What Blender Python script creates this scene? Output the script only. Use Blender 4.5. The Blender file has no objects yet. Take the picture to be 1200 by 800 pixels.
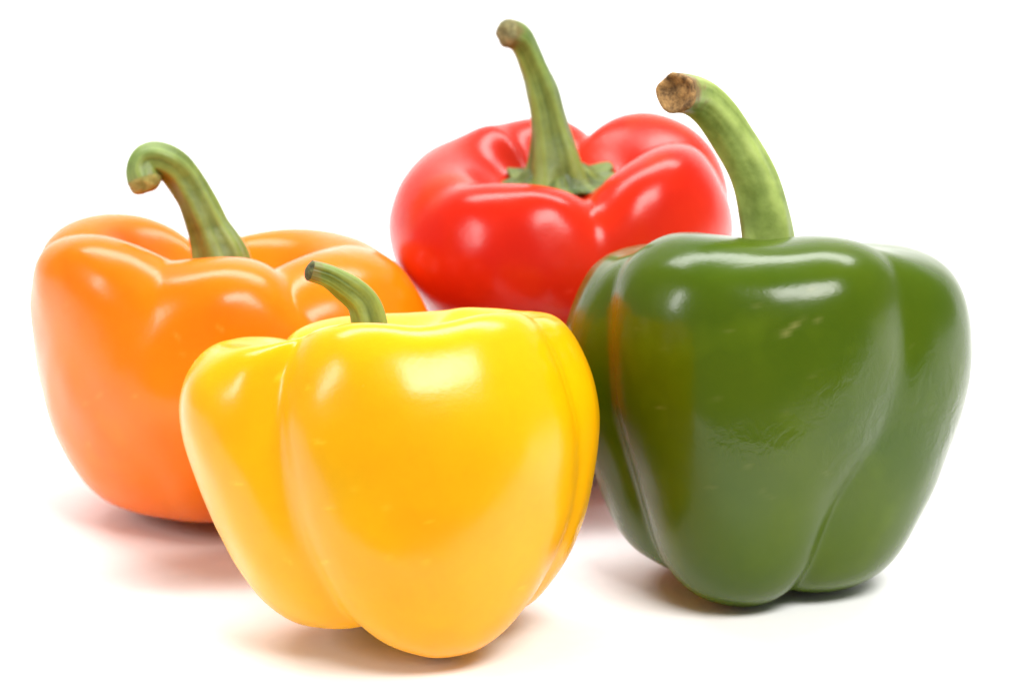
import bpy, math, random
import numpy as np
from mathutils import Vector, Matrix

sc = bpy.context.scene
C = sc.collection
CM = 0.01

# ------------------------------------------------------------------ camera
cam_d = bpy.data.cameras.new('camera')
cam = bpy.data.objects.new('camera', cam_d)
C.objects.link(cam)
EL = math.radians(14.0)
cam.location = (2.70 * CM, -76.886 * CM, 26.013 * CM)
cam.rotation_euler = (math.pi / 2 - EL, 0, 0)
cam_d.lens = 129.6
cam_d.sensor_width = 36.0
cam_d.clip_start = 0.01
cam_d.clip_end = 50.0
cam_d.dof.use_dof = True
cam_d.dof.focus_distance = 0.78
cam_d.dof.aperture_fstop = 22.0
sc.camera = cam

# ------------------------------------------------------------------ world (dim studio) and lamps
w = bpy.data.worlds.new('World')
sc.world = w
w.use_nodes = True
w.node_tree.nodes['Background'].inputs['Color'].default_value = (1, 1, 1, 1)
w.node_tree.nodes['Background'].inputs['Strength'].default_value = 0.23


def softbox(name, loc, target, sx, sy, power, col=(1, 1, 1)):
    l = bpy.data.lights.new(name, 'AREA')
    l.shape = 'RECTANGLE'
    l.size, l.size_y = sx, sy
    l.energy = power
    l.color = col
    o = bpy.data.objects.new(name, l)
    C.objects.link(o)
    o.location = loc
    d = Vector(target) - Vector(loc)
    o.rotation_euler = d.to_track_quat('-Z', 'Y').to_euler()
    return o


softbox('key_softbox', (0.50, -0.75, 1.10), (0.03, 0.05, 0.03), 0.84, 0.44, 21.5, (1.0, 0.985, 0.96))
softbox('side_softbox', (-0.95, -0.30, 0.52), (0.0, 0.05, 0.03), 0.18, 0.34, 3.0)
softbox('overhead_softbox', (0.0, 0.56, 1.28), (0.02, 0.05, 0.0), 1.9, 0.34, 25.0)
softbox('backdrop_lamp', (0.0, 0.55, 0.95), (0.0, 1.5, 0.25), 1.6, 0.3, 2.5)

vs = sc.view_settings
vs.view_transform = 'Standard'
vs.look = 'None'
vs.exposure = 0.3
vs.gamma = 1.0
vs.use_curve_mapping = False
sc.cycles.max_bounces = 10


# ------------------------------------------------------------------ material helpers
def new_mat(name):
    m = bpy.data.materials.new(name)
    m.use_nodes = True
    nt = m.node_tree
    return m, nt, nt.nodes['Principled BSDF']


def noise(nt, scale, detail=3.0, rough=0.55, vec=None):
    n = nt.nodes.new('ShaderNodeTexNoise')
    n.inputs['Scale'].default_value = scale
    n.inputs['Detail'].default_value = detail
    n.inputs['Roughness'].default_value = rough
    if vec is not None:
        nt.links.new(vec, n.inputs['Vector'])
    return n


def ramp(nt, fac, stops):
    r = nt.nodes.new('ShaderNodeValToRGB')
    cr = r.color_ramp
    while len(cr.elements) < len(stops):
        cr.elements.new(0.5)
    for e, (p, c) in zip(cr.elements, stops):
        e.position = p
        e.color = (*c, 1) if len(c) == 3 else c
    nt.links.new(fac, r.inputs['Fac'])
    return r


def objcoord(nt, scale=(1, 1, 1)):
    t = nt.nodes.new('ShaderNodeTexCoord')
    mp = nt.nodes.new('ShaderNodeMapping')
    mp.inputs['Scale'].default_value = scale
    nt.links.new(t.outputs['Object'], mp.inputs['Vector'])
    return mp.outputs['Vector']


def skin_material(name, base, alt, rough=0.2, sss=0.12, sss_rad=(1.0, 0.4, 0.1), scale=28.0, bump=0.07, patch=None, spec=0.37):
    """waxy pepper skin: two close hues in soft clouds, fine pore relief, slightly uneven gloss"""
    m, nt, b = new_mat(name)
    v = objcoord(nt)
    n1 = noise(nt, scale, 3, 0.5, v)
    c = ramp(nt, n1.outputs['Fac'], [(0.32, base), (0.70, alt)])
    col = c.outputs['Color']
    # fine mottling of the flesh under the skin
    n2 = noise(nt, 420.0, 3, 0.6, v)
    r2 = ramp(nt, n2.outputs['Fac'], [(0.35, (0.985, 0.985, 0.985)), (0.65, (1.01, 1.01, 1.01))])
    mx = nt.nodes.new('ShaderNodeMix')
    mx.data_type = 'RGBA'
    mx.blend_type = 'MULTIPLY'
    mx.inputs['Factor'].default_value = 1.0
    nt.links.new(col, mx.inputs['A'])
    nt.links.new(r2.outputs['Color'], mx.inputs['B'])
    col = mx.outputs['Result']
    if patch:                                     # ripening patches of another hue
        pc, ps, lo, hi = patch
        n3 = noise(nt, ps, 2, 0.5, v)
        r3 = ramp(nt, n3.outputs['Fac'], [(lo, (0, 0, 0)), (hi, (1, 1, 1))])
        m3 = nt.nodes.new('ShaderNodeMix')
        m3.data_type = 'RGBA'
        nt.links.new(r3.outputs['Color'], m3.inputs['Factor'])
        nt.links.new(col, m3.inputs['A'])
        m3.inputs['B'].default_value = (*pc, 1)
        col = m3.outputs['Result']
    # scars: vertex attribute painted where the skin is nicked
    at = nt.nodes.new('ShaderNodeAttribute')
    at.attribute_name = 'scar'
    m4 = nt.nodes.new('ShaderNodeMix')
    m4.data_type = 'RGBA'
    nt.links.new(at.outputs['Fac'], m4.inputs['Factor'])
    nt.links.new(col, m4.inputs['A'])
    m4.inputs['B'].default_value = (min(1, base[0] * 2.2 + 0.1), min(1, base[1] * 1.7 + 0.06), base[2] + 0.05, 1)
    nt.links.new(m4.outputs['Result'], b.inputs['Base Color'])
    rn = noise(nt, 60.0, 3, 0.6, v)
    rr = nt.nodes.new('ShaderNodeMapRange')
    rr.inputs['To Min'].default_value = rough - 0.07
    rr.inputs['To Max'].default_value = rough + 0.08
    nt.links.new(rn.outputs['Fac'], rr.inputs['Value'])
    nt.links.new(rr.outputs['Result'], b.inputs['Roughness'])
    b.inputs['IOR'].default_value = 1.45
    b.inputs['Specular IOR Level'].default_value = spec
    b.inputs['Subsurface Weight'].default_value = sss
    b.inputs['Subsurface Radius'].default_value = sss_rad
    b.inputs['Subsurface Scale'].default_value = 0.004
    # relief: soft dimples and fine orange-peel
    nb = noise(nt, 55.0, 2, 0.45, v)
    nf = noise(nt, 900.0, 2, 0.5, v)
    ad = nt.nodes.new('ShaderNodeMath')
    ad.operation = 'MULTIPLY_ADD'
    nt.links.new(nf.outputs['Fac'], ad.inputs[0])
    ad.inputs[1].default_value = 0.10
    nt.links.new(nb.outputs['Fac'], ad.inputs[2])
    # leathery wrinkles where the attribute says the skin is drawn together
    wa = nt.nodes.new('ShaderNodeAttribute')
    wa.attribute_name = 'wrinkle'
    nw = noise(nt, 190.0, 3, 0.6, objcoord(nt, (1.0, 1.0, 0.9)))
    nw.inputs['Distortion'].default_value = 1.2
    wm = nt.nodes.new('ShaderNodeMath')
    wm.operation = 'MULTIPLY'
    nt.links.new(wa.outputs['Fac'], wm.inputs[0])
    nt.links.new(nw.outputs['Fac'], wm.inputs[1])
    w2 = nt.nodes.new('ShaderNodeMath')
    w2.operation = 'MULTIPLY_ADD'
    nt.links.new(wm.outputs['Value'], w2.inputs[0])
    w2.inputs[1].default_value = 9.0
    nt.links.new(ad.outputs['Value'], w2.inputs[2])
    bp = nt.nodes.new('ShaderNodeBump')
    bp.inputs['Strength'].default_value = bump
    bp.inputs['Distance'].default_value = 0.004
    nt.links.new(w2.outputs['Value'], bp.inputs['Height'])
    nt.links.new(bp.outputs['Normal'], b.inputs['Normal'])
    return m


def stem_material(name, dark, light, brown, streaks=0.13):
    m, nt, b = new_mat(name)
    v = objcoord(nt)
    at = nt.nodes.new('ShaderNodeAttribute')
    at.attribute_name = 'rib'
    n = noise(nt, 210.0, 4, 0.6, v)
    ad = nt.nodes.new('ShaderNodeMath')
    ad.operation = 'MULTIPLY_ADD'
    nt.links.new(n.outputs['Fac'], ad.inputs[0])
    ad.inputs[1].default_value = 0.75
    ml = nt.nodes.new('ShaderNodeMath')
    ml.operation = 'MULTIPLY'
    nt.links.new(at.outputs['Fac'], ml.inputs[0])
    ml.inputs[1].default_value = 0.30
    nt.links.new(ml.outputs['Value'], ad.inputs[2])
    sk = nt.nodes.new('ShaderNodeAttribute')
    sk.attribute_name = 'streak'
    s2 = nt.nodes.new('ShaderNodeMath')
    s2.operation = 'MULTIPLY_ADD'
    nt.links.new(sk.outputs['Fac'], s2.inputs[0])
    s2.inputs[1].default_value = streaks
    nt.links.new(ad.outputs['Value'], s2.inputs[2])
    c = ramp(nt, s2.outputs['Value'], [(0.20, dark), (0.78, light)])
    # brown scuffs, stronger towards the cut end (attribute 'age')
    ag = nt.nodes.new('ShaderNodeAttribute')
    ag.attribute_name = 'age'
    n2 = noise(nt, 420.0, 3, 0.65, v)
    a2 = nt.nodes.new('ShaderNodeMath')
    a2.operation = 'ADD'
    nt.links.new(n2.outputs['Fac'], a2.inputs[0])
    nt.links.new(ag.outputs['Fac'], a2.inputs[1])
    r2 = ramp(nt, a2.outputs['Value'], [(0.66, (0, 0, 0)), (1.15, (1, 1, 1))])
    m3 = nt.nodes.new('ShaderNodeMix')
    m3.data_type = 'RGBA'
    nt.links.new(r2.outputs['Color'], m3.inputs['Factor'])
    nt.links.new(c.outputs['Color'], m3.inputs['A'])
    m3.inputs['B'].default_value = (*brown, 1)
    nt.links.new(m3.outputs['Result'], b.inputs['Base Color'])
    b.inputs['Roughness'].default_value = 0.5
    b.inputs['Subsurface Weight'].default_value = 0.08
    b.inputs['Subsurface Radius'].default_value = (0.6, 1.0, 0.2)
    b.inputs['Subsurface Scale'].default_value = 0.002
    bp = nt.nodes.new('ShaderNodeBump')
    bp.inputs['Strength'].default_value = 0.35
    bp.inputs['Distance'].default_value = 0.0012
    nt.links.new(s2.outputs['Value'], bp.inputs['Height'])
    nt.links.new(bp.outputs['Normal'], b.inputs['Normal'])
    return m


def cork_material(name, a, bcol):
    m, nt, b = new_mat(name)
    v = objcoord(nt)
    n = noise(nt, 520.0, 4, 0.7, v)
    c = ramp(nt, n.outputs['Fac'], [(0.35, a), (0.65, bcol)])
    nt.links.new(c.outputs['Color'], b.inputs['Base Color'])
    b.inputs['Roughness'].default_value = 0.8
    bp = nt.nodes.new('ShaderNodeBump')
    bp.inputs['Strength'].default_value = 0.7
    bp.inputs['Distance'].default_value = 0.0012
    nt.links.new(n.outputs['Fac'], bp.inputs['Height'])
    nt.links.new(bp.outputs['Normal'], b.inputs['Normal'])
    return m


# ------------------------------------------------------------------ white seamless paper sweep
def make_sweep():
    prof = [(-0.075, 0.0), (0.2, 0.0), (0.9, 0.0)]
    R = 0.5
    for i in range(1, 17):
        a = math.pi / 2 * i / 16
        prof.append((0.9 + R * math.sin(a), R - R * math.cos(a)))
    prof += [(1.4, 1.0), (1.4, 1.7)]
    xs = [-1.6, 0.0, 1.6]
    verts = [(x, y, z) for (y, z) in prof for x in xs]
    faces = []
    for i in range(len(prof) - 1):
        for j in range(2):
            a = i * 3 + j
            faces.append((a, a + 1, a + 4, a + 3))
    me = bpy.data.meshes.new('backdrop')
    me.from_pydata(verts, [], faces)
    for p in me.polygons:
        p.use_smooth = True
    o = bpy.data.objects.new('backdrop', me)
    C.objects.link(o)
    m, nt, b = new_mat('white_paper')
    v = objcoord(nt)
    n = noise(nt, 260.0, 4, 0.6, v)
    c = ramp(nt, n.outputs['Fac'], [(0.3, (0.90, 0.90, 0.90)), (0.7, (0.925, 0.925, 0.925))])
    nt.links.new(c.outputs['Color'], b.inputs['Base Color'])
    b.inputs['Roughness'].default_value = 0.55
    b.inputs['Specular IOR Level'].default_value = 0.3
    bp = nt.nodes.new('ShaderNodeBump')
    bp.inputs['Strength'].default_value = 0.05
    bp.inputs['Distance'].default_value = 0.001
    nt.links.new(n.outputs['Fac'], bp.inputs['Height'])
    nt.links.new(bp.outputs['Normal'], b.inputs['Normal'])
    me.materials.append(m)
    o['kind'] = 'structure'
    o['label'] = 'seamless white paper sweep under and behind the peppers'
    return o


make_sweep()


# ------------------------------------------------------------------ pepper geometry
def spline_rows(ctrl, n):
    """natural cubic spline through ctrl[j, ...] (chord-length parameter of the mean) sampled at n rows"""
    J = ctrl.shape[0]
    mean_step = np.sqrt(((ctrl[1:] - ctrl[:-1]) ** 2).sum(-1)).mean(1)
    t = np.concatenate([[0], np.cumsum(np.maximum(mean_step, 1e-3) ** 0.8)])
    t /= t[-1]
    h = np.diff(t)
    A = np.zeros((J, J))
    B = np.zeros((J,) + ctrl.shape[1:])
    A[0, 0] = A[-1, -1] = 1
    for i in range(1, J - 1):
        A[i, i - 1], A[i, i], A[i, i + 1] = h[i - 1], 2 * (h[i - 1] + h[i]), h[i]
        B[i] = 6 * ((ctrl[i + 1] - ctrl[i]) / h[i] - (ctrl[i] - ctrl[i - 1]) / h[i - 1])
    M = np.linalg.solve(A, B.reshape(J, -1)).reshape(B.shape)
    s = np.linspace(0, 1, n)
    k = np.clip(np.searchsorted(t, s, side='right') - 1, 0, J - 2)
    hk = h[k][:, None, None]
    a = ((t[k + 1] - s)[:, None, None]) / hk
    b = ((s - t[k])[:, None, None]) / hk
    return (a * ctrl[k] + b * ctrl[k + 1]
            + ((a ** 3 - a) * M[k] + (b ** 3 - b) * M[k + 1]) * hk ** 2 / 6)


J_N = 13
W_TOP = np.array([0, 0, 0, 0, 0, .12, .35, .7, 1, 1, .8, .3, 0])
W_BOT = np.array([.3, .8, 1, .75, .25, 0, 0, 0, 0, 0, 0, 0, 0])
POS_J = np.array([0, 0, 0, .25, .6, 1, 1.2, 1.55, 1.8, 2, 2, 2, 2])      # 0 bottom, 1 middle, 2 top


def tri(v):
    """(bottom, middle, top) values spread over the profile's control rows"""
    v = np.asarray(v, float)
    return np.interp(POS_J, np.linspace(0, 2, len(v)), v)


def value_noise(p, freq, seed):
    """cheap smooth 3-D noise from a few random plane waves"""
    rng = np.random.RandomState(seed)
    out = np.zeros(p.shape[:-1])
    for i in range(9):
        d = rng.normal(size=3)
        d /= np.linalg.norm(d)
        f = freq * rng.uniform(0.6, 1.6)
        out += np.sin(p @ d * f + rng.uniform(0, 6.28)) / 9
    return out


def body_points(P, ncol=60, nrow=240):
    prof = np.array(P['profile'], float)
    rho0, z0 = prof[:, 0] * P['R'], prof[:, 1] * P['H']
    lobes, cre = P['lobes'], P['creases']
    K = len(lobes)
    cols = []
    for k in range(K):
        L = lobes[k]
        c0, c1 = cre[k], cre[(k + 1) % K]
        a0 = tri(c0['a'])
        a1 = tri(c1['a']) + (360 if k == K - 1 else 0)
        lr = rho0 * (tri(L['r']) if not np.isscalar(L['r']) else L['r'])
        lz = z0 + W_TOP * L.get('top', 0) + W_BOT * L.get('bot', 0)
        for j, (dr, dz) in L.get('fix', {}).items():
            lr[j] += dr
            lz[j] += dz

        def crease(cr):
            base_r = rho0 * (tri(cr['r']) if 'r' in cr else 1.0)
            d = tri(cr['d'])
            return base_r * (1 - d), z0 - W_TOP * cr.get('top', .5) + W_BOT * cr.get('bot', .3)
        r0, zc0 = crease(c0)
        r1, zc1 = crease(c1)
        pw = tri(L.get('pow', (.6, .75, .6)))
        us = np.linspace(-1, 1, ncol + 1)[:-1]
        us = us * 0.55 + np.sin(us * math.pi / 2) * 0.45
        sk = L.get('skew', 0)
        for u in us:
            f = (u + 1) / 2
            uu = u + sk * (1 - u * u)
            wgt = np.clip(1 - np.abs(uu) ** 2.1, 0, 1) ** pw
            rr = r0 * (1 - f) + r1 * f
            zz = zc0 * (1 - f) + zc1 * f
            r = rr + wgt * (lr - rr)
            z = zz + wgt * (lz - zz)
            th = np.radians(a0 * (1 - f) + a1 * f)
            for (ga, gw, gr_, gz) in L.get('groove', []):       # small secondary fold on the shoulder
                g = np.exp(-((u - ga) / gw) ** 2)
                r = r - g * gr_ * np.clip(W_TOP * 1.2, 0, 1)
                z = z - g * gz * W_TOP
            cols.append(np.stack([r * np.cos(th), r * np.sin(th), z], -1))
    ctrl = np.stack(cols, 1)                       # [J, columns, 3]
    for _ in range(int(round(P['smooth'] * (ncol / 20) ** 2))):
        ctrl = .5 * ctrl + .25 * (np.roll(ctrl, 1, 1) + np.roll(ctrl, -1, 1))
    if 'shear' in P:                               # lower half leans: (dx, dy) at the foot
        fz = np.clip(1 - ctrl[..., 2] / P['H'], 0, 1)[..., None]
        ctrl = ctrl + fz * np.array([P['shear'][0], P['shear'][1], 0])
    pts = spline_rows(ctrl, nrow)
    # slow unevenness of a grown thing
    nrm = pts - np.array([0, 0, P['H'] * .5])
    nrm /= np.linalg.norm(nrm, axis=-1, keepdims=True) + 1e-9
    n = (value_noise(pts, 0.9, P['seed']) * .10 + value_noise(pts, 2.6, P['seed'] + 7) * .05
         + value_noise(pts, 5.5, P['seed'] + 9) * .014)
    return pts + nrm * n[..., None]


def grid_mesh(name, pts, mat, parent, attrs=None):
    nr, nc = pts.shape[:2]
    verts = pts.reshape(-1, 3) * CM
    i = np.arange(nr - 1)[:, None]
    c = np.arange(nc)[None, :]
    c2 = (c + 1) % nc
    faces = np.stack([i * nc + c, i * nc + c2, (i + 1) * nc + c2, (i + 1) * nc + c], -1).reshape(-1, 4)
    me = bpy.data.meshes.new(name)
    me.from_pydata(verts.tolist(), [], faces.tolist())
    me.polygons.foreach_set('use_smooth', [True] * len(me.polygons))
    for k, a in (attrs or {}).items():
        at = me.attributes.new(k, 'FLOAT', 'POINT')
        at.data.foreach_set('value', np.asarray(a, np.float32).reshape(-1))
    me.materials.append(mat)
    me.update()
    o = bpy.data.objects.new(name, me)
    C.objects.link(o)
    o.parent = parent
    return o


def bezier_path(pts, n):
    ctrl = np.array(pts, float)[:, None, :]
    return spline_rows(ctrl, n)[:, 0, :]


def make_stem(P, root, mat, cut_mat):
    S = P['stem']
    n, nc = 120, 96
    path = bezier_path(S['path'], n)
    s = np.linspace(0, 1, n)
    rad = np.interp(s, *zip(*S['rad']))
    for _ in range(4):
        rad[1:-1] = .5 * rad[1:-1] + .25 * (rad[:-2] + rad[2:])
    tan = np.gradient(path, axis=0)
    tan /= np.linalg.norm(tan, axis=1, keepdims=True)
    ref = np.array([0, 1.0, 0])
    ph = np.linspace(0, 2 * math.pi, nc, endpoint=False)
    rng = np.random.RandomState(P['seed'] + 50)
    nrib = S.get('ribs', 6)
    offs = rng.uniform(-.35, .35, nrib)
    pts = np.zeros((n, nc, 3))
    rib = np.zeros((n, nc))
    streak = np.zeros((n, nc))
    waves = [(rng.randint(5, 26), rng.uniform(-6, 6), rng.uniform(0, 6.28), rng.uniform(.5, 1)) for _ in range(14)]
    age = np.zeros((n, nc))
    for i in range(n):
        t = tan[i]
        a = ref - t * (ref @ t)
        a /= np.linalg.norm(a)
        b = np.cross(t, a)
        ref = a
        tw = S.get('twist', .5) * s[i]
        p2 = ph + tw
        rb = np.zeros(nc)
        for q in range(nrib):
            c0 = 2 * math.pi * q / nrib + offs[q]
            dd = np.angle(np.exp(1j * (p2 - c0)))
            rb += np.exp(-(dd / .33) ** 2)
        amp = np.interp(s[i], [0, .25, .8, 1], [.26, .17, .11, .09]) * S.get('ribamp', 1)
        r = rad[i] * (1 - amp * .5 + amp * rb)
        wob = 1 + .03 * np.sin(p2 * 2 + s[i] * 9 + P['seed']) + .02 * np.sin(p2 * 5 - s[i] * 23)
        r = r * wob
        pts[i] = path[i] + (r * np.cos(ph))[:, None] * a + (r * np.sin(ph))[:, None] * b
        rib[i] = rb
        streak[i] = sum(A * np.sin(m_ * ph + q_ * s[i] + o_) for m_, q_, o_, A in waves) / 5
        age[i] = np.interp(s[i], [0, .06, .8, .93, 1], S.get('age', [0.05, -.15, -.15, .1, .6]))
    st = grid_mesh('stem', pts, mat, root, {'rib': rib, 'age': age, 'streak': streak})
    # cut end: raised rim, sunken pithy middle
    ring = pts[-1]
    cen = ring.mean(0)
    t = tan[-1]
    rows = []
    R = rad[-1]
    flat = [(1.0, 0.0), (1.015, .05), (.98, .10), (.90, .125), (.80, .10), (.66, .02), (.45, -.05), (.22, -.03), (.02, -.01)]
    knob = [(math.cos(a), .42 * math.sin(a)) for a in np.linspace(0, 1.55, 10)]
    for f, dz in (knob if S.get('knob') else flat):
        rows.append(cen + (ring - cen) * f + t * dz * R * S.get('cut_depth', 1.6))
    rows = np.stack(rows, 0)
    jit = value_noise(rows, 11.0, P['seed'] + 3) * .09 * R / .3
    rows = rows + jit[..., None] * t * (np.arange(len(rows)) > 0)[:, None, None]
    grid_mesh('cut_end', rows, cut_mat, st)
    return st


def make_calyx(P, root, mat):
    """ragged collar: pointed sepals that hug the dimple, thick at the stem, curled and dry at the tips"""
    S = P['stem']
    base = np.array(S['path'][0])
    nc, nr = 160, 18
    ph = np.linspace(0, 2 * math.pi, nc, endpoint=False)
    rng = np.random.RandomState(P['seed'] + 90)
    nl = S.get('sepals', 7)
    cent = 2 * math.pi * np.arange(nl) / nl + rng.uniform(-.28, .28, nl)
    lens = rng.uniform(.55, 1.1, nl)
    curl = rng.uniform(-.10, .16, nl)
    star = np.full(nc, .12)
    cz = np.zeros(nc)
    for c0, le, cu in zip(cent, lens, curl):
        dd = np.abs(np.angle(np.exp(1j * (ph - c0))))
        t_ = np.clip(1 - dd / .42, 0, 1)
        star = np.maximum(star, le * t_ ** .8)
        cz += cu * t_
    star += sum(.05 * np.sin(m_ * ph + rng.uniform(0, 6)) for m_ in (11, 17, 29)) * .7
    R0 = S['rad'][0][1] * .80
    R1 = S.get('calyx', 1.1)
    rows = []
    for i in range(nr):
        f = i / (nr - 1)
        r = R0 + (R1 - R0) * f * (.40 + .60 * star)
        z = .34 * (1 - f) ** 2.2 + (S.get('calyx_rise', .1) + cz) * f ** 2 + .05 * star * np.sin(f * 9)
        rows.append(np.stack([base[0] + r * np.cos(ph), base[1] + r * np.sin(ph), base[2] + z], -1))
    for i in range(nr - 1, 3, -4):                 # underside, so that the sepals have thickness
        q = rows[i].copy()
        q[:, 2] -= .10
        rows.append(q)
    pts = np.stack(rows, 0)
    pts[..., 2] += value_noise(pts, 6.0, P['seed'] + 4) * .08
    f = np.linspace(0, 1, len(rows))[:, None] * np.ones((1, nc))
    st = np.sin(ph * 23)[None] * .5 + np.sin(ph * 9 + 2)[None] * .5 - .8 + 0 * f
    return grid_mesh('calyx', pts, mat, root, {'rib': np.tile(star * .3, (len(rows), 1)), 'age': f * .25 - .15, 'streak': st})


def make_pepper(P):
    root = bpy.data.objects.new('bell_pepper', None)
    root.empty_display_size = 0.02
    C.objects.link(root)
    root['label'] = P['label']
    root['category'] = 'bell pepper'
    pts = body_points(P)
    scar = np.zeros(pts.shape[:2])
    rs = np.random.RandomState(P['seed'] + 300)
    nicks = [(rs.uniform(-3.6, 3.6), rs.uniform(.25, .92) * P['H'], rs.uniform(.05, .12), rs.uniform(.03, .05),
              rs.uniform(-1.5, 1.5), rs.uniform(.15, .45)) for _ in range(16)]
    for (sx, sz, ln, wd, ang, amt) in [(*q_, 1.0) for q_ in P.get('scars', [])] + nicks:   # small nicks on the camera side, in local x/z
        d = pts - 0
        m = d[..., 1] < 0
        dx, dz = d[..., 0] - sx, d[..., 2] - sz
        ca, sa = math.cos(ang), math.sin(ang)
        a, b = dx * ca + dz * sa, -dx * sa + dz * ca
        g = amt * np.exp(-(a / ln) ** 2 - (b / wd) ** 2) * m
        scar = np.maximum(scar, g)
    nrm = pts - np.array([0, 0, P['H'] * .5])
    nrm /= np.linalg.norm(nrm, axis=-1, keepdims=True) + 1e-9
    pts = pts - nrm * scar[..., None] * .04
    wr = np.zeros(pts.shape[:2])
    for (sx, sz, rx, rz, amt) in P.get('wrinkles', []):
        wr = np.maximum(wr, amt * np.exp(-((pts[..., 0] - sx) / rx) ** 2 - ((pts[..., 2] - sz) / rz) ** 2) * (pts[..., 1] < 0.5))
    grid_mesh('body', pts, P['skin'], root, {'scar': scar, 'wrinkle': wr})
    make_stem(P, root, P['stem_mat'], P['cut_mat'])
    make_calyx(P, root, CALYX)
    rot = Matrix.Rotation(math.radians(P.get('spin', 0)), 3, 'Z')
    tx, ty = P.get('tilt', (0, 0))
    rot = Matrix.Rotation(math.radians(tx), 3, 'X') @ Matrix.Rotation(math.radians(ty), 3, 'Y') @ rot
    rn = np.array(rot)
    zmin = (pts.reshape(-1, 3) @ rn.T)[:, 2].min()
    root.rotation_euler = rot.to_euler()
    root.location = (P['at'][0] * CM, P['at'][1] * CM, -zmin * CM + 0.0001)
    return root


# ------------------------------------------------------------------ the four peppers
GREEN_STEM = stem_material('stem_green', (0.050, 0.095, 0.008), (0.21, 0.29, 0.055), (0.17, 0.13, 0.04))
PALE_STEM = stem_material('stem_pale', (0.12, 0.18, 0.025), (0.38, 0.48, 0.12), (0.20, 0.12, 0.04), 0.05)
CALYX = stem_material('calyx_green', (0.045, 0.080, 0.004), (0.24, 0.30, 0.04), (0.12, 0.10, 0.03))
CORK = cork_material('cut_cork', (0.10, 0.09, 0.03), (0.30, 0.27, 0.11))
CUT_GREEN = cork_material('cut_green', (0.16, 0.17, 0.03), (0.36, 0.36, 0.10))
CORK_BROWN = cork_material('cut_cork_brown', (0.10, 0.05, 0.015), (0.48, 0.27, 0.09))
CORK_DARK = cork_material('cut_cork_dark', (0.035, 0.035, 0.01), (0.13, 0.14, 0.04))

PROFILE = [(0, .10), (.20, .055), (.40, 0), (.64, .07), (.86, .28), (.97, .52), (1.0, .72), (.93, .88),
           (.74, .985), (.54, 1.0), (.34, .93), (.19, .84), (0, .79)]

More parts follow.
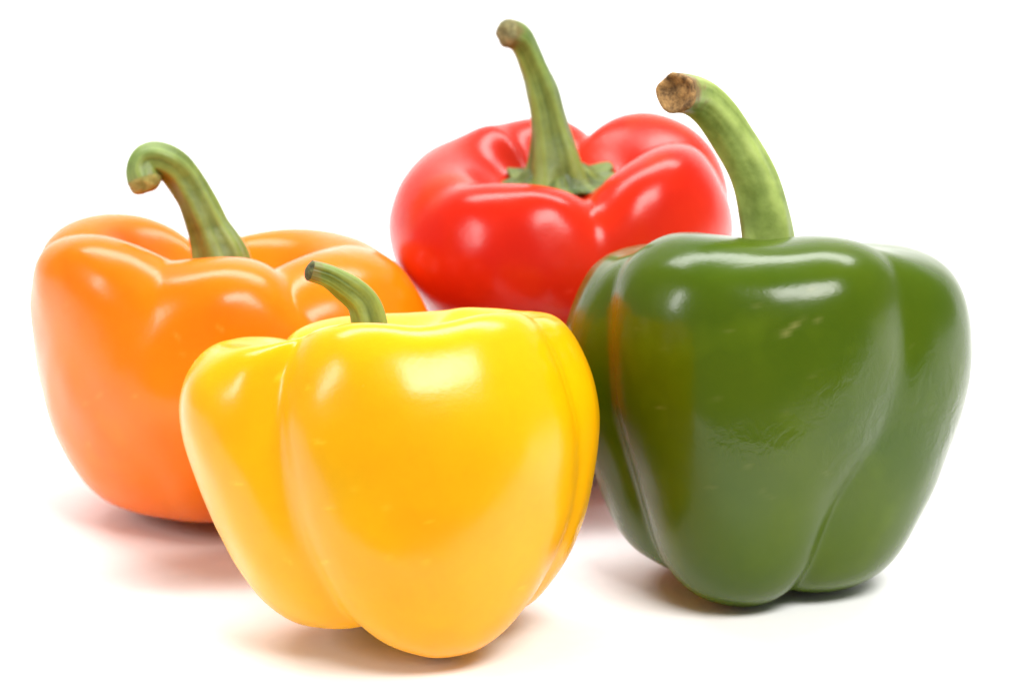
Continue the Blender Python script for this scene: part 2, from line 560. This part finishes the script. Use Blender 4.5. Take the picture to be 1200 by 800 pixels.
# measured shapes, in centimetres: profile rows from foot to dimple, folds (a = angle, d = depth) and lobes
# FIT-BEGIN
FIT = {
    'yellow': dict(
        R=4.44,
        H=7.494,
        smooth=2.0,
        at=[0.594, 0.026],
        tilt=[-7.304, -3.074],
        profile=[[0, 0.1], [0.16, 0.055], [0.331, 0.071], [0.507, 0.082], [0.84, 0.303], [0.969, 0.571], [1.001, 0.713], [0.931, 0.91], [0.78, 1.012], [0.55, 0.988], [0.36, 0.95], [0.19, 0.84], [0, 0.79]],
        creases=[
            {'a': [-101.274, -123.254, -129.327, -131.303, -127.776], 'd': [0.209, 0.163, 0.152, 0.178, 0.231], 'top': 0.125, 'bot': 0.765},
            {'a': [-23.493, -18.999, -17.689, -21.044, -22.389], 'd': [0.165, 0.112, 0.079, 0.14, 0.141], 'top': 0.056, 'bot': 0.57},
            {'a': [60.357, 61.767, 60.22, 62.31, 65.601], 'd': [0.153, 0.125, 0.103, 0.132, 0.159], 'top': 0.25, 'bot': 0.322},
            {'a': [143.891, 144.563, 145.365, 143.794, 146.405], 'd': [0.151, 0.126, 0.103, 0.143, 0.171], 'top': 0.718, 'bot': 0.354},
        ],
        lobes=[
            {'r': [1.082, 1.026, 1.038, 1.014, 0.994], 'top': 0.216, 'bot': -0.299, 'groove': [[-0.05, 0.3, 0.1, 0.22]], 'pow': [0.65, 0.8, 0.65]},
            {'r': [0.919, 1.004, 0.991, 0.969, 0.993], 'top': -0.285, 'bot': 0.297, 'pow': [0.65, 0.8, 0.65]},
            {'r': [0.995, 1.004, 1.001, 1.001, 0.99], 'top': -0.376, 'bot': 0.125, 'pow': [0.65, 0.8, 0.65]},
            {'r': [1.129, 1.027, 1.059, 1.134, 1.113], 'top': -0.35, 'bot': 0.594, 'pow': [0.65, 0.8, 0.65]},
        ],
    ),
    'orange': dict(
        R=5.149,
        H=6.467,
        smooth=3,
        at=[-4.285, 9.875],
        tilt=[-6.26, -1.313],
        profile=[[0, 0.1], [0.24, 0.05], [0.459, 0.009], [0.655, 0.093], [0.83, 0.28], [0.962, 0.499], [0.98, 0.752], [0.953, 0.891], [0.832, 1.008], [0.561, 1.009], [0.38, 0.834], [0.2, 0.82], [0, 0.77]],
        creases=[
            {'a': [-111.803, -109.668, -106.195, -104.916, -107.77], 'd': [0.096, 0.055, 0.015, 0.061, 0.106], 'top': 0.242, 'bot': 0.023},
            {'a': [-65.995, -65.572, -53.678, -62.165, -60.181], 'd': [0.1, 0.06, 0.007, 0.074, 0.135], 'top': 0.572, 'bot': 0.21},
            {'a': [14.883, 15.182, 17.49, 9.672, 11.783], 'd': [0.12, 0.09, 0.049, 0.095, 0.146], 'top': 0.67, 'bot': 0.204},
            {'a': [92.222, 92.015, 92.498, 96.403, 103.323], 'd': [0.12, 0.089, 0.06, 0.106, 0.16], 'top': 0.726, 'bot': 0.209},
            {'a': [160.105, 160.079, 161.231, 172.751, 178.599], 'd': [0.119, 0.092, 0.077, 0.126, 0.149], 'top': 0.474, 'bot': 0.184},
        ],
        lobes=[
            {'r': [0.996, 1.001, 1.0, 1.002, 0.997], 'top': -0.084, 'pow': [0.9, 1.1, 0.85], 'bot': 0.054},
            {'r': [0.998, 1.005, 1.075, 1.006, 0.964], 'top': -0.135, 'pow': [0.9, 1.1, 0.85], 'bot': -0.006},
            {'r': [1.001, 1.001, 0.998, 1.03, 1.01], 'top': -0.149, 'bot': 0.065, 'pow': [0.9, 1.1, 0.85]},
            {'r': [0.996, 1.001, 0.998, 1.109, 1.106], 'top': 0.371, 'bot': 0.056, 'pow': [0.9, 1.1, 0.85]},
            {'r': [1.002, 0.97, 0.899, 0.95, 1.053], 'top': 0.345, 'pow': [0.9, 1.1, 0.85], 'bot': 0.128},
        ],
    ),
    'red': dict(
        R=4.372,
        H=8.126,
        smooth=4.5,
        at=[4.277, 14.871],
        tilt=[6.584, -2.851],
        profile=[[0, 0.1], [0.24, 0.05], [0.47, 0.008], [0.684, 0.076], [0.86, 0.269], [0.873, 0.527], [1.015, 0.701], [0.979, 0.892], [0.796, 1.013], [0.572, 1.004], [0.37, 0.923], [0.2, 0.885], [0, 0.885]],
        creases=[
            {'a': [-149.485, -150.084, -149.857, -154.033, -142.211], 'd': [0.08, 0.048, 0.034, 0.034, 0.046], 'top': 0.381, 'bot': 0.188},
            {'a': [-71.452, -70.871, -68.517, -75.827, -73.271], 'd': [0.12, 0.097, 0.08, 0.132, 0.17], 'top': 0.833, 'bot': 0.283},
            {'a': [12.003, 11.929, 10.464, 5.932, 10.973], 'd': [0.12, 0.087, 0.057, 0.086, 0.124], 'top': 0.468, 'bot': 0.196},
            {'a': [69.993, 70.0, 69.983, 69.69, 77.587], 'd': [0.12, 0.087, 0.06, 0.12, 0.184], 'top': 0.776, 'bot': 0.197},
            {'a': [125.0, 124.94, 125.374, 126.825, 126.31], 'd': [0.12, 0.087, 0.062, 0.071, 0.108], 'top': 0.082, 'bot': 0.197},
        ],
        lobes=[
            {'r': [1.053, 1.088, 1.029, 1.007, 0.995], 'top': -0.088, 'bot': 0.01, 'pow': [0.8, 1, 0.8]},
            {'r': [0.999, 0.998, 0.984, 0.991, 1.0], 'top': 0.246, 'bot': -0.005, 'pow': [0.8, 1, 0.8]},
            {'r': [0.999, 0.998, 1.004, 1.07, 1.037], 'top': 0.015, 'bot': -0.006, 'pow': [0.8, 1, 0.8]},
            {'r': [0.999, 0.998, 1.0, 1.01, 1.004], 'top': -0.227, 'bot': -0.005, 'pow': [0.8, 1, 0.8]},
            {'r': [1.038, 1.089, 0.96, 0.998, 0.969], 'top': -0.263, 'bot': -0.005, 'pow': [0.8, 1, 0.8]},
        ],
    ),
    'green': dict(
        R=4.549,
        H=8.752,
        smooth=1.3,
        at=[8.173, 4.23],
        tilt=[-6.153, 1.952],
        profile=[[0, 0.1], [0.17, 0.055], [0.313, 0.032], [0.593, 0.069], [0.835, 0.299], [0.974, 0.542], [1.017, 0.727], [0.931, 0.906], [0.75, 0.975], [0.56, 0.985], [0.36, 0.957], [0.2, 0.84], [0, 0.79]],
        creases=[
            {'a': [-144.379, -144.927, -151.062, -151.711, -146.631], 'd': [0.158, 0.156, 0.141, 0.139, 0.158], 'top': 0.077, 'bot': 0.262},
            {'a': [-66.983, -59.905, -47.045, -43.29, -43.554], 'd': [0.253, 0.184, 0.106, 0.118, 0.104], 'top': 0.154, 'bot': 0.232},
            {'a': [40.226, 40.687, 38.079, 39.118, 39.943], 'd': [0.18, 0.142, 0.1, 0.124, 0.16], 'top': 0.857, 'bot': 0.293},
            {'a': [129.77, 130.021, 129.776, 130.682, 130.043], 'd': [0.182, 0.144, 0.1, 0.124, 0.16], 'top': 0.852, 'bot': 0.306},
        ],
        lobes=[
            {'r': [1.001, 1.028, 0.996, 1.011, 0.99], 'top': 0.045, 'bot': -0.198, 'groove': [[0.0, 0.3, 0.05, 0.15]], 'pow': [1.0, 1.1, 0.65]},
            {'r': [0.956, 1.073, 1.072, 1.024, 0.996], 'top': -0.36, 'bot': 0.12, 'pow': [1.0, 1.1, 0.65]},
            {'r': [0.996, 0.998, 0.994, 1.005, 1.0], 'top': -0.875, 'bot': 0.269, 'pow': [0.7, 0.85, 0.65]},
            {'r': [1.003, 0.956, 0.998, 0.915, 0.985], 'top': -0.662, 'bot': 0.51, 'pow': [0.7, 0.85, 0.65]},
        ],
    ),
}
STEM = {
    'yellow': dict(path=[[-0.558, -0.183, 5.87], [-0.62, -0.203, 7.493], [-0.74, -0.259, 7.934], [-1.117, -0.407, 8.322], [-1.429, -0.536, 8.556], [-1.765, -0.652, 8.697]],
        rad=[[0.0, 0.463], [0.41, 0.37], [0.559, 0.333], [0.735, 0.295], [0.871, 0.258], [1.0, 0.23]]),
    'orange': dict(path=[[0.005, -0.133, 4.93], [0.006, -0.148, 6.278], [-0.213, -0.224, 6.978], [-0.492, -0.302, 7.698], [-0.836, -0.369, 8.312], [-1.222, -0.507, 8.663], [-1.572, -0.507, 8.671], [-1.719, -0.577, 8.392], [-1.678, -0.653, 8.171]],
        rad=[[0.0, 0.854], [0.236, 0.683], [0.381, 0.496], [0.532, 0.423], [0.673, 0.412], [0.786, 0.401], [0.866, 0.411], [0.941, 0.421], [1.0, 0.431]]),
    'red': dict(path=[[-0.073, 0.026, 7.371], [-0.088, 0.094, 7.959], [-0.166, 0.166, 8.591], [-0.246, 0.231, 9.156], [-0.35, 0.288, 9.657], [-0.497, 0.345, 10.158], [-0.684, 0.355, 10.696], [-0.879, 0.297, 11.075], [-1.125, 0.115, 11.249]],
        rad=[[0.0, 0.816], [0.138, 0.664], [0.285, 0.503], [0.42, 0.438], [0.543, 0.405], [0.668, 0.352], [0.802, 0.33], [0.909, 0.35], [1.0, 0.349]]),
    'green': dict(path=[[0.034, -0.15, 6.864], [0.038, -0.166, 8.408], [-0.112, -0.238, 9.073], [-0.316, -0.302, 9.655], [-0.783, -0.394, 10.499], [-1.329, -0.675, 11.215], [-1.763, -1.014, 11.551], [-2.195, -1.631, 11.656]],
        rad=[[0.0, 0.756], [0.226, 0.582], [0.343, 0.571], [0.452, 0.541], [0.608, 0.491], [0.76, 0.451], [0.872, 0.449], [1.0, 0.464]]),
}
# FIT-END

yellow = dict(
    label='yellow bell pepper with a short stem, standing in front of the orange one',
    seed=11, **FIT['yellow'],
    stem=dict(**STEM['yellow'], ribs=6, calyx=1.1, cut_depth=1.0, knob=True,
              age=[.05, -.15, -.1, .2, .5]),
    skin=skin_material('skin_yellow', (0.88, 0.44, 0.001), (0.87, 0.37, 0.001), 0.23, .15, (1, .5, .05), patch=((0.80, 0.33, 0.001), 45, .58, .95)),
    stem_mat=GREEN_STEM, cut_mat=CORK_DARK)

orange = dict(
    label='orange bell pepper with a long hooked stem, standing behind the yellow one',
    seed=23, **FIT['orange'],
    stem=dict(**STEM['orange'], ribs=6, calyx=1.3, knob=True, age=[.05, -.15, -.2, -.1, .25]),
    skin=skin_material('skin_orange', (0.90, 0.185, 0.001), (0.88, 0.145, 0.001), 0.23, .15, (1, .4, .05), patch=((0.92, 0.24, 0.001), 40, .58, .9), spec=0.33),
    stem_mat=GREEN_STEM, cut_mat=CUT_GREEN)

red = dict(
    label='red bell pepper with a tall straight stem and open green calyx at the back',
    seed=37, **FIT['red'],
    stem=dict(**STEM['red'], ribs=6, calyx=1.75,
              calyx_rise=.02, sepals=8, knob=True),
    skin=skin_material('skin_red', (0.62, 0.024, 0.004), (0.50, 0.011, 0.003), 0.22, .12, (1, .15, .05), patch=((0.60, 0.055, 0.004), 36, .56, .85), spec=0.30),
    stem_mat=GREEN_STEM, cut_mat=CORK)

green = dict(
    label='dark green bell pepper with a thick pale curved stem, beside the yellow one',
    seed=53, **FIT['green'],
    stem=dict(**STEM['green'], ribs=5, ribamp=.5, calyx=1.2, cut_depth=2.2, age=[.1, .0, -.05, .2, .45]),
    wrinkles=[(2.0, 4.6, .8, 1.2, .5), (3.9, 4.7, .6, .9, .55), (-.2, 4.2, 1.1, .5, .18)],
    scars=[(.35, 6.9, .22, .05, .7), (.2, 6.75, .10, .05, -.4)],
    skin=skin_material('skin_green', (0.045, 0.086, 0.0004), (0.068, 0.108, 0.0004), 0.21, .05, (.5, 1, .2), scale=34, patch=((0.085, 0.135, 0.001), 60, .60, .9)),
    stem_mat=PALE_STEM, cut_mat=CORK_BROWN)

for P in (yellow, orange, red, green):
    make_pepper(P)
